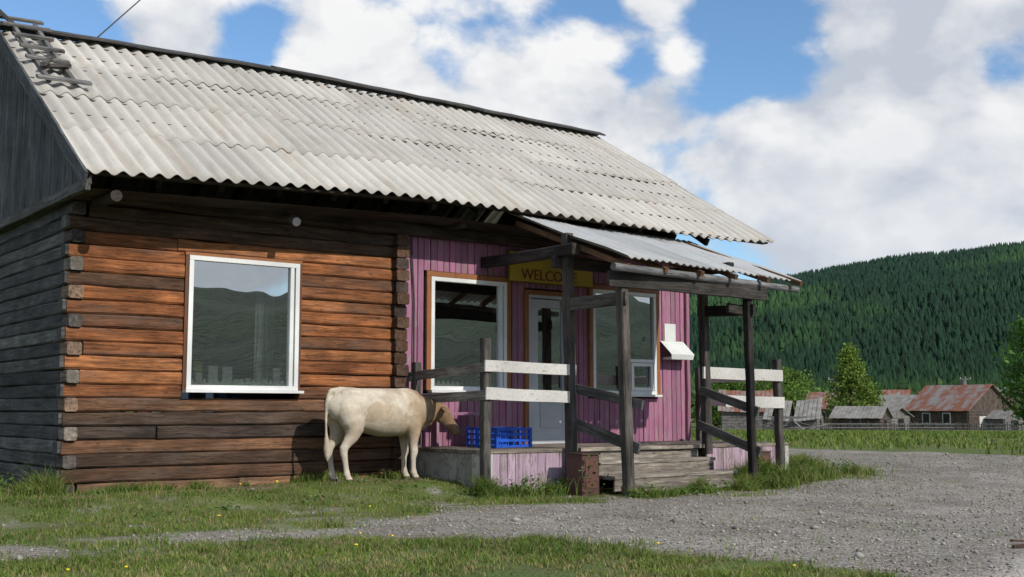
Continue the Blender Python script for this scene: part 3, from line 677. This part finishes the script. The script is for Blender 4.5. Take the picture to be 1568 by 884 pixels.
mb=MB(); mb.poly([(13.20,Yw-.01,2.02),(13.72,Yw-.01,2.02),(13.74,Yw-.24,1.80),(13.22,Yw-.24,1.80)],m=PAPER); mb.poly([(13.22,Yw-.24,1.80),(13.74,Yw-.24,1.80),(13.72,Yw-.22,1.72),(13.24,Yw-.22,1.72)],m=PAPER)
mb.box(13.25,13.7,Yw-.2,Yw-.01,1.72,1.76,m=WHITEP); mb.obj('mail_shelf')

# ------------------------------------------------------------------ porch
PO=empty('porch'); Yd=11.55
mb=MB(); y=Yd
while y<Yw-.13:
    mb.beam((8.43,y+.06,.405),(14.2,y+.06,.405),.118,.045,random.choice([(.2,.17,.14),(.17,.14,.12),(.24,.2,.16)]),jit=.002); y+=.122
mb.obj('deck_boards',PO)
mb=MB(); x=8.60
while x<9.84:
    k=random.uniform(.75,1.1); mb.beam((x+.06,Yd+.03,-.22),(x+.06,Yd+.03,.385),.115,.03,(k,k*.97,k),m=LILAC,up=(0,1,0),seg=3,jit=.003); x+=.12
x=12.40
while x<14.05:
    k=random.uniform(.75,1.1); mb.beam((x+.06,Yd+.03,-.22),(x+.06,Yd+.03,.385),.115,.03,(k*1.05,k,k),m=LILAC,up=(0,1,0),seg=3,jit=.003); x+=.12
mb.box(8.43,8.60,Yd+.0,Yd+.2,-.25,.382,(1.4,1.4,1.4),m=CONC,jit=.004); mb.box(14.03,14.2,Yd,Yd+.2,-.25,.382,(1.4,1.4,1.4),m=CONC,jit=.004)
y=Yd+.2
while y<Yw:
    k=random.uniform(.7,1.1); mb.beam((8.46,y+.09,-.2),(8.46,y+.09,.38),.17,.03,(k,k,k),m=CONC,up=(1,0,0),seg=2); y+=.176
mb.box(14.15,14.19,Yd+.2,Yw,-.2,.38,m=CONC); mb.box(9.9,12.4,Yd+.05,Yd+.1,-.2,.38,(.05,.04,.03)); mb.obj('plinth',PO)
mb=MB(); SC=[(.26,.23,.19),(.22,.19,.155),(.29,.25,.205)]
for k,(yt,zt) in enumerate(((11.22,.245),(10.86,.075))):
    for q in range(2): mb.beam((9.98-.04*k,yt+.085+q*.17,zt),(12.22+.05*k,yt+.085+q*.17,zt),.162,.045,random.choice(SC),jit=.003)
    mb.beam((10.0,yt+.03,zt-.10),(12.2,yt+.03,zt-.10),.03,.15,random.choice(SC),jit=.003)
mb.beam((10.0,Yd+.0,.31),(12.2,Yd+.0,.31),.03,.13,SC[0]); mb.beam((10.02,10.70,-.06),(12.35,10.70,-.06),.16,.09,SC[1])
mb.beam((9.98,Yd-.03,.408),(12.3,Yd-.03,.408),.06,.05,SC[2])
mb.obj('steps',PO)
mb=MB(); PC=(.055,.048,.043)
def post(x,y,z0,z1,w=.13,c=PC,dx=0,dy=0): mb.beam((x,y,z0),(x+dx,y+dy,z1),w,w,c,up=(0,1,0),jit=.004,seg=8)
post(9.83,11.50,-.2,3.22,.125,(.085,.075,.066),-.06,0); post(9.98,10.60,-.2,2.72,.125,(.09,.08,.07),-.10,0); post(12.28,10.60,-.1,2.68,.10,(.02,.018,.018),-.05,0); post(12.36,11.50,.3,3.1,.12,(.075,.065,.058),-.06,0)
def brd(a,b_,w,h,c=PC): mb.beam(a,b_,w,h,c,jit=.004)
brd((9.70,11.25,2.98),(9.70,13.25,3.0),.12,.15,(.03,.026,.024)); brd((12.26,10.9,2.9),(12.26,13.25,2.95),.12,.14,(.035,.03,.028))
brd((9.76,11.62,2.28),(9.88,10.5,2.30),.05,.16,(.1,.09,.08)); brd((12.33,11.6,2.33),(12.26,10.5,2.28),.05,.15,(.04,.035,.03))
brd((9.6,10.53,2.53),(12.55,10.53,2.52),.05,.19,(.045,.04,.035)); brd((9.6,11.60,2.85),(12.6,11.60,2.82),.06,.16,(.04,.034,.03)); brd((11.9,10.66,2.30),(12.4,10.66,2.26),.05,.13,(.04,.035,.03))
mb.tube([(9.55,10.38,2.66),(11.4,10.5,2.65),(13.3,10.6,2.63)],[.05,.052,.045],(.18,.18,.18),n=12)
for x in (9.8,10.45,11.1,11.75,12.4,13.1): brd((x,10.36,2.67+.005),(x,12.6,3.5),.06,.07,(.16,.085,.04))
WB=WHITEB
def wrail(a,b_,h=.13): mb.beam(a,b_,.03,h,(1,1,1),m=WB,jit=.004)
post(8.47,Yd-.02,-.1,1.80,.11,(.085,.078,.07),0,0)
wrail((8.40,Yd-.09,1.46),(9.86,Yd-.09,1.43),.14); wrail((8.42,Yd-.09,1.12),(9.86,Yd-.09,1.08),.15)
mb.beam((8.42,Yd-.1,1.44),(8.42,13.2,1.36),.03,.12,(.24,.22,.2)); mb.beam((8.42,Yd-.1,1.10),(8.42,13.2,1.06),.03,.12,(.24,.22,.2)); post(8.45,13.05,.4,1.55,.1,(.1,.09,.08))
post(13.98,Yd-.02,.0,1.68,.11,(.085,.078,.07),-.04,0); wrail((12.25,Yd-.09,1.45),(13.98,Yd-.09,1.43),.17); wrail((12.7,Yd-.09,1.05),(14.0,Yd-.09,1.03),.17)
wrail((14.0,Yd-.05,1.43),(14.0,13.2,1.42)); wrail((14.0,Yd-.05,1.05),(14.0,13.2,1.05)); post(13.96,13.15,.4,1.6,.1,(.1,.09,.08))
gr=(.12,.115,.11)
brd((9.9,11.5,1.20),(10.06,10.42,.98),.04,.12,gr); brd((9.9,11.5,.74),(10.02,10.45,.44),.04,.14,gr); brd((12.28,11.55,1.20),(12.30,10.5,.90),.04,.12,gr); brd((12.28,11.6,.72),(12.32,10.5,.36),.04,.13,gr)
mb.obj('posts_and_railings',PO)
mb=MB(); mb.box(9.55,9.83,10.98,11.28,-.16,.36,(1,1,1),m=RUST); mb.box(9.535,9.845,10.965,11.295,.362,.385,(.7,.7,.7),m=RUST); mb.box(9.60,9.80,10.972,10.982,-.05,.32,(1.3,1.2,1.1),m=RUST); mb.box(9.57,9.59,10.96,10.978,.1,.16,m=DARKM); mb.obj('metal_utility_box')
mb=MB(); mb.box(13.35,13.6,11.40,11.52,.0,.3,(.8,.8,.85),m=RUST); mb.box(13.34,13.61,11.39,11.53,.302,.32,m=RUST); mb.box(13.4,13.55,11.392,11.402,.05,.25,(1.5,1.4,1.3),m=RUST); mb.obj('electric_meter_box')
def crate(x,y,rot,zb=.43):
    mb=MB(); w,d,h=.58,.38,.26
    for sx in (-1,1):
        for sy in (-1,1): mb.box(sx*w/2-.02,sx*w/2+.02,sy*d/2-.02,sy*d/2+.02,0,h,m=BLUEP)
    for zz in (.02,.095,.17,.24):
        for s in (-1,1): mb.box(-w/2+.02,w/2-.02,s*d/2-.009,s*d/2+.009,zz-.016,zz+.016,m=BLUEP); mb.box(s*w/2-.009,s*w/2+.009,-d/2+.02,d/2-.02,zz-.016,zz+.016,m=BLUEP)
    for q in np.linspace(-w/2,w/2,7)[1:-1]:
        for s in (-1,1): mb.box(q-.008,q+.008,s*d/2-.007,s*d/2+.007,.02,h-.01,m=BLUEP)
    for q in np.linspace(-w/2+.03,w/2-.03,8): mb.box(q-.01,q+.01,-d/2+.02,d/2-.02,.0,.012,m=BLUEP)
    o=mb.obj('plastic_crate'); o.location=(x,y,zb); o.rotation_euler=(0,0,rot)
crate(9.34,12.3,.06); crate(9.50,12.75,-.1)
mb=MB(); mb.box(8.7,9.6,12.95,13.16,.85,.89,m=PINK)
for x in (8.75,9.55): mb.box(x-.02,x+.02,12.98,13.12,.43,.85,m=PINK)
mb.obj('wooden_bench')

# ------------------------------------------------------------------ cow
def loft(mb_v,mb_f,rings,n=20):
    off=len(mb_v); k=len(rings); pu=None
    for i,(c,hw,hh) in enumerate(rings):
        c=Vector(c); t=(Vector(rings[min(i+1,k-1)][0])-Vector(rings[max(i-1,0)][0])).normalized()
        ref=Vector((0,1,0)) if abs(t.y)<.8 else Vector((1,0,0))
        u=t.cross(ref).normalized()
        if pu is not None and u.dot(pu)<0: u=-u
        pu=u; s=u.cross(t).normalized()
        for j in range(n):
            an=2*math.pi*j/n; cx,sx=math.cos(an),math.sin(an)
            mb_v.append((c+s*(abs(cx)**.95*math.copysign(hw,cx))+u*(abs(sx)**.95*math.copysign(hh,sx)))[:])
    for i in range(k-1):
        for j in range(n):
            a=off+i*n+j;b=off+i*n+(j+1)%n; mb_f.append((a,b,b+n,a+n))
    mb_f.append(tuple(off+j for j in range(n-1,-1,-1))); mb_f.append(tuple(off+(k-1)*n+j for j in range(n)))
cv=[];cf=[]
loft(cv,cf,[((-.03,0,1.03),.05,.07),((.0,0,1.0),.12,.14),((.07,0,.965),.18,.205),((.18,0,.94),.215,.235),((.32,0,.912),.205,.25),((.48,0,.88),.23,.275),((.66,0,.857),.25,.30),((.84,0,.855),.24,.302),((.98,0,.86),.21,.298),((1.10,0,.86),.18,.29),((1.22,0,.86),.14,.255),((1.31,0,.865),.11,.205)],28)
for sg in (-1,1): loft(cv,cf,[((.08,sg*.09,1.09),.03,.03),((.18,sg*.125,1.09),.055,.055),((.30,sg*.125,1.08),.055,.055),((.42,sg*.10,1.06),.03,.03)],12)
loft(cv,cf,[((-.02,0,1.12),.03,.03),((.1,0,1.135),.05,.04),((.4,0,1.118),.05,.04),((.9,0,1.12),.06,.04),((1.08,0,1.12),.07,.05),((1.22,0,1.07),.06,.06)],12)
loft(cv,cf,[((1.04,0,.89),.14,.23),((1.18,0,.885),.125,.21),((1.32,0,.88),.105,.175),((1.45,0,.875),.09,.15),((1.56,0,.87),.08,.125),((1.63,0,.865),.072,.10)])
loft(cv,cf,[((1.10,0,.66),.06,.10),((1.26,0,.69),.035,.09),((1.42,0,.745),.025,.06),((1.52,0,.78),.02,.04)],12)
loft(cv,cf,[((1.535,0,.95),.05,.04),((1.565,0,.915),.088,.08),((1.61,0,.86),.104,.110),((1.665,0,.795),.094,.102),((1.725,0,.73),.072,.082),((1.78,0,.67),.064,.072),((1.83,0,.62),.072,.072),((1.86,0,.587),.066,.062),((1.875,0,.57),.042,.038)])
loft(cv,cf,[((1.56,0,.80),.06,.06),((1.62,0,.755),.055,.055),((1.71,0,.685),.04,.045)],10)
for sg in (-1,1):
    loft(cv,cf,[((1.59,sg*.07,.915),.03,.022),((1.565,sg*.13,.915),.05,.018),((1.54,sg*.19,.90),.058,.015),((1.52,sg*.245,.875),.040,.012),((1.51,sg*.275,.86),.014,.008)],12)
    loft(cv,cf,[((1.58,sg*.05,.955),.024,.024),((1.585,sg*.065,1.00),.014,.014)],8)
    loft(cv,cf,[((1.635,sg*.070,.88),.022,.026),((1.66,sg*.078,.85),.024,.026),((1.69,sg*.07,.82),.02,.02)],8)
def leg(pts,ysc=.8,n=16):
    loft(cv,cf,[((x,y,z),r*ysc,r) for x,y,z,r in pts],n)
for sg in (-1,1):
    dx=.0 if sg<0 else .02
    leg([(1.00+dx,sg*.07,1.02,.06),(1.02+dx,sg*.085,.93,.13),(1.06+dx,sg*.11,.80,.15),(1.09+dx,sg*.125,.70,.13),(1.10+dx,sg*.13,.61,.096),(1.10+dx,sg*.13,.52,.068),(1.10+dx,sg*.125,.44,.054),(1.112+dx,sg*.125,.385,.056),(1.112+dx,sg*.125,.35,.052),(1.10+dx,sg*.125,.29,.039),(1.10+dx,sg*.125,.17,.036),(1.105+dx,sg*.125,.115,.045),(1.125+dx,sg*.125,.07,.04),(1.14+dx,sg*.125,.04,.05),(1.145+dx,sg*.125,.0,.056)])
    dx=.03 if sg<0 else -.04
    leg([(.15,sg*.06,1.05,.08),(.15,sg*.085,.98,.15),(.17+dx*.4,sg*.105,.86,.17),(.20+dx*.7,sg*.12,.74,.155),(.21+dx,sg*.125,.64,.122),(.17+dx,sg*.125,.55,.086),(.11+dx,sg*.12,.475,.062),(.072+dx,sg*.12,.42,.056),(.076+dx,sg*.12,.36,.048),(.095+dx,sg*.12,.27,.039),(.112+dx,sg*.12,.17,.037),(.12+dx,sg*.12,.115,.046),(.14+dx,sg*.12,.07,.04),(.155+dx,sg*.12,.04,.05),(.16+dx,sg*.12,.0,.056)])
loft(cv,cf,[((.04,0,1.12),.045,.045),((-.02,0,1.115),.038,.038),((-.055,.0,1.05),.028,.028),((-.075,.0,.95),.022,.022),((-.08,.0,.80),.019,.019),((-.08,-.01,.62),.018,.018),((-.075,-.015,.52),.032,.032),((-.07,-.02,.42),.046,.046),((-.065,-.02,.33),.035,.035),((-.06,-.02,.26),.008,.008)],10)
me=bpy.data.meshes.new('cow'); me.from_pydata(cv,[],cf); tmp=bpy.data.objects.new('cowtmp',me); scn.collection.objects.link(tmp)
md=tmp.modifiers.new('r','REMESH'); md.mode='VOXEL'; md.voxel_size=.0085
md=tmp.modifiers.new('s','SMOOTH'); md.factor=.6; md.iterations=22
dg=bpy.context.evaluated_depsgraph_get(); me2=bpy.data.meshes.new_from_object(tmp.evaluated_get(dg)); bpy.data.objects.remove(tmp)
co=np.zeros(len(me2.vertices)*3); me2.vertices.foreach_get('co',co); co=co.reshape(-1,3)
x,y,z=co.T; nz=fbm(x+3+y*.7,z+y,5.,4)-.5; nf=fbm(x+8+y,z*1.3-y,14.,3)-.5
cream=np.array([.55,.48,.385]); tan=np.array([.36,.26,.165]); brown=np.array([.21,.125,.068]); dark=np.array([.035,.025,.02])
C=np.tile(cream,(len(co),1))
def mixm(C,c,m): m=np.clip(m,0,1)[:,None]; return C*(1-m)+c*m
C=mixm(C,np.array([.38,.30,.21]),ss(-.03,.12,nz+nf*.3)*.5)
C=mixm(C,np.array([.36,.28,.20]),ss(.95,.60,z+nz*.2)*.45)  # greyish-brown shading of the lower body painted into the hide colour
C=mixm(C,tan,ss(.3,-.3,((x-.60)/.24)**2+((z-.86)/.10)**2-1+nz*4+nf*2)*.6)
C=mixm(C,tan,ss(.86,1.16,x+nz*.5+nf*.2)*ss(.35,.6,z)*.8); C=mixm(C,brown,ss(1.14,1.38,x+nz*.35+nf*.1)*.85)
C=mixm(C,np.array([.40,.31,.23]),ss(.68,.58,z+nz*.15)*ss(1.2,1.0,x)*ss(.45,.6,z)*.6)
C=mixm(C,np.array([.35,.25,.16]),ss(1.56,1.64,x)*ss(1.80,1.70,x)*ss(.10,.04,np.abs(y)+(z<.7)*.05)*.5)
C=mixm(C,np.array([.13,.09,.07]),ss(1.79,1.83,x)*.7); C=mixm(C,dark,ss(1.862,1.875,x)*.8)
C=mixm(C,dark,ss(.055,.04,z)*(x<1.4)*.85); C=mixm(C,np.array([.30,.22,.15]),ss(-.03,-.045,x)*ss(.56,.45,z)*.8)
C=mixm(C,np.array([.55,.48,.40]),ss(.55,.40,z)*(z>.055)*.6)
m,nt,b=mat('cow_hide'); tc=N(nt,'ShaderNodeTexCoord').outputs['Object']; c=attr(nt,'col').outputs[0]
nn=noise(nt,vmul(nt,tc,(40,40,14)),3,4,.7)
L(nt,vscale(nt,c,mth(nt,'MULTIPLY',mapr(nt,nn,.3,.7,.8,1.15),mapr(nt,noise(nt,tc,6,5,.65),.3,.7,.78,1.15))),b.inputs['Base Color']); b.inputs['Roughness'].default_value=.85; b.inputs['Specular IOR Level'].default_value=.15; bump(nt,b,nn,.4,.006)
me2.materials.clear(); me2.materials.append(m)
ca=me2.attributes.new('col','FLOAT_COLOR','POINT'); cc=np.ones((len(co),4),dtype=np.float32); cc[:,:3]=C; ca.data.foreach_set('color',cc.ravel())
me2.polygons.foreach_set('use_smooth',np.ones(len(me2.polygons),dtype=bool))
me2.name='body'; cow=empty('cow'); body=bpy.data.objects.new('body',me2); link(body,cow)
mb=MB(); EY=plain('cow_eye',(.01,.008,.006),.15)
for sg in (-1,1):
    c0=Vector((1.665,sg*.084,.835)); mb.tube([c0+Vector((0,sg*-.012,0)),c0,c0+Vector((0,sg*.008,0)),c0+Vector((0,sg*.012,0))],[.012,.018,.014,.003],m=EY,n=10)
    c0=Vector((1.872,sg*.03,.61)); mb.tube([c0,c0+Vector((.008,sg*.004,.004))],[.010,.008],m=EY,n=8)
mb.obj('eyes_and_nostrils',cow,True)
cow.location=(6.95,12.62,float(gz(7.6,12.6))-.012)

# ------------------------------------------------------------------ sky / light
SE,SA=math.radians(35.5),math.radians(171)
w=bpy.data.worlds.new('World'); scn.world=w; w.use_nodes=True; nt=w.node_tree; nt.nodes.clear()
out=nt.nodes.new('ShaderNodeOutputWorld'); sky=nt.nodes.new('ShaderNodeTexSky'); sky.sky_type='NISHITA'; sky.sun_disc=False; sky.sun_elevation=SE; sky.sun_rotation=SA; sky.air_density=1.0; sky.dust_density=.4; sky.ozone_density=2.5
tc=nt.nodes.new('ShaderNodeTexCoord').outputs['Generated']
sx=nt.nodes.new('ShaderNodeSeparateXYZ'); L(nt,tc,sx.inputs[0])
p=vmul(nt,tc,(1,1,1.55))
nA=noise(nt,p,4.2,7,.56,.15)
pv=nt.nodes.new('ShaderNodeVectorMath'); pv.operation='ADD'; L(nt,p,pv.inputs[0]); pv.inputs[1].default_value=(.012,-.012,.045)
nB=noise(nt,pv.outputs[0],4.2,5,.52,.15)
wv_=nt.nodes.new('ShaderNodeVectorMath'); wv_.operation='ADD'; L(nt,p,wv_.inputs[0])
nc=nt.nodes.new('ShaderNodeTexNoise'); nc.inputs['Scale'].default_value=14; nc.inputs['Detail'].default_value=3; L(nt,p,nc.inputs['Vector'])
L(nt,vscale(nt,nc.outputs['Color'],.06),wv_.inputs[1])
vr=nt.nodes.new('ShaderNodeTexVoronoi'); vr.feature='F1'; vr.inputs['Scale'].default_value=15; L(nt,wv_.outputs[0],vr.inputs['Vector'])
bil=mth(nt,'MULTIPLY',mth(nt,'SUBTRACT',.46,vr.outputs['Distance']),.15)
def blob(u,v_,sig,amp):
    yaw=math.radians(37.6);pt=math.atan(186/1780); a=(u-784)/1780; b=(442-v_)/1780; k=math.cos(pt)-math.sin(pt)*b
    d=Vector((math.sin(yaw)*k+math.cos(yaw)*a,math.cos(yaw)*k-math.sin(yaw)*a,math.sin(pt)+math.cos(pt)*b)).normalized()
    n_=nt.nodes.new('ShaderNodeVectorMath'); n_.operation='DISTANCE'; L(nt,tc,n_.inputs[0]); n_.inputs[1].default_value=d
    q=mth(nt,'DIVIDE',n_.outputs['Value'],sig); return mth(nt,'MULTIPLY',mth(nt,'EXPONENT',mth(nt,'MULTIPLY',mth(nt,'MULTIPLY',q,q),-1)),amp)
tot=None
for bl in ((40,10,.075,-.30),(385,55,.032,-.18),(670,80,.030,-.09),(1165,75,.055,-.25),(1060,110,.035,-.08),(975,95,.022,-.12),(1520,100,.03,-.18),(250,50,.045,.16),(560,60,.07,.12),(850,120,.09,.12),(1120,195,.06,.12),(1400,150,.10,.10),(1330,290,.14,.10),(1330,398,.03,-.14),(1000,20,.04,.08),(900,200,.05,.1)):
    r_=blob(*bl); tot=r_ if tot is None else mth(nt,'ADD',tot,r_)
dens=mth(nt,'ADD',mth(nt,'ADD',nA,tot),bil)
mask=mapr(nt,dens,.42,.54,0,1,True)
thick=mapr(nt,dens,.52,.85,0,1)
lit=mapr(nt,mth(nt,'ADD',mth(nt,'SUBTRACT',nA,nB),mth(nt,'MULTIPLY',bil,.9)),-.09,.075,0,1)
cc=mixc(nt,lit,(.57,.62,.71),(1.0,1.0,1.0)); cc=mixc(nt,mth(nt,'MULTIPLY',thick,.28),cc,(.60,.65,.73))
low=mapr(nt,sx.outputs[2],.10,.24,.45,0); cc=mixc(nt,low,cc,(.66,.73,.82))
b1=nt.nodes.new('ShaderNodeBackground'); b1.inputs[1].default_value=.145; L(nt,mixc(nt,1.,sky.outputs[0],(.82,.98,1.08),'MULTIPLY'),b1.inputs[0])
b2=nt.nodes.new('ShaderNodeBackground'); b2.inputs[1].default_value=.94; L(nt,cc,b2.inputs[0])
mx=nt.nodes.new('ShaderNodeMixShader'); L(nt,mask,mx.inputs[0]); L(nt,b1.outputs[0],mx.inputs[1]); L(nt,b2.outputs[0],mx.inputs[2]); L(nt,mx.outputs[0],out.inputs[0])
sd=bpy.data.lights.new('sun','SUN'); sd.energy=3.9; sd.angle=math.radians(.53); sd.color=(1,.95,.87); so=bpy.data.objects.new('sun',sd); link(so)
sdir=Vector((math.sin(SA)*math.cos(SE),math.cos(SA)*math.cos(SE),math.sin(SE))); so.rotation_euler=(-sdir).to_track_quat('-Z','Y').to_euler()
cd=bpy.data.cameras.new('camera'); cd.sensor_width=36; cd.lens=1780/1568*36; cd.clip_start=.1; cd.clip_end=8000
co_=bpy.data.objects.new('camera',cd); link(co_); co_.location=(0,0,.92); co_.rotation_euler=(math.pi/2+math.atan(186/1780),0,-math.radians(37.6)); scn.camera=co_
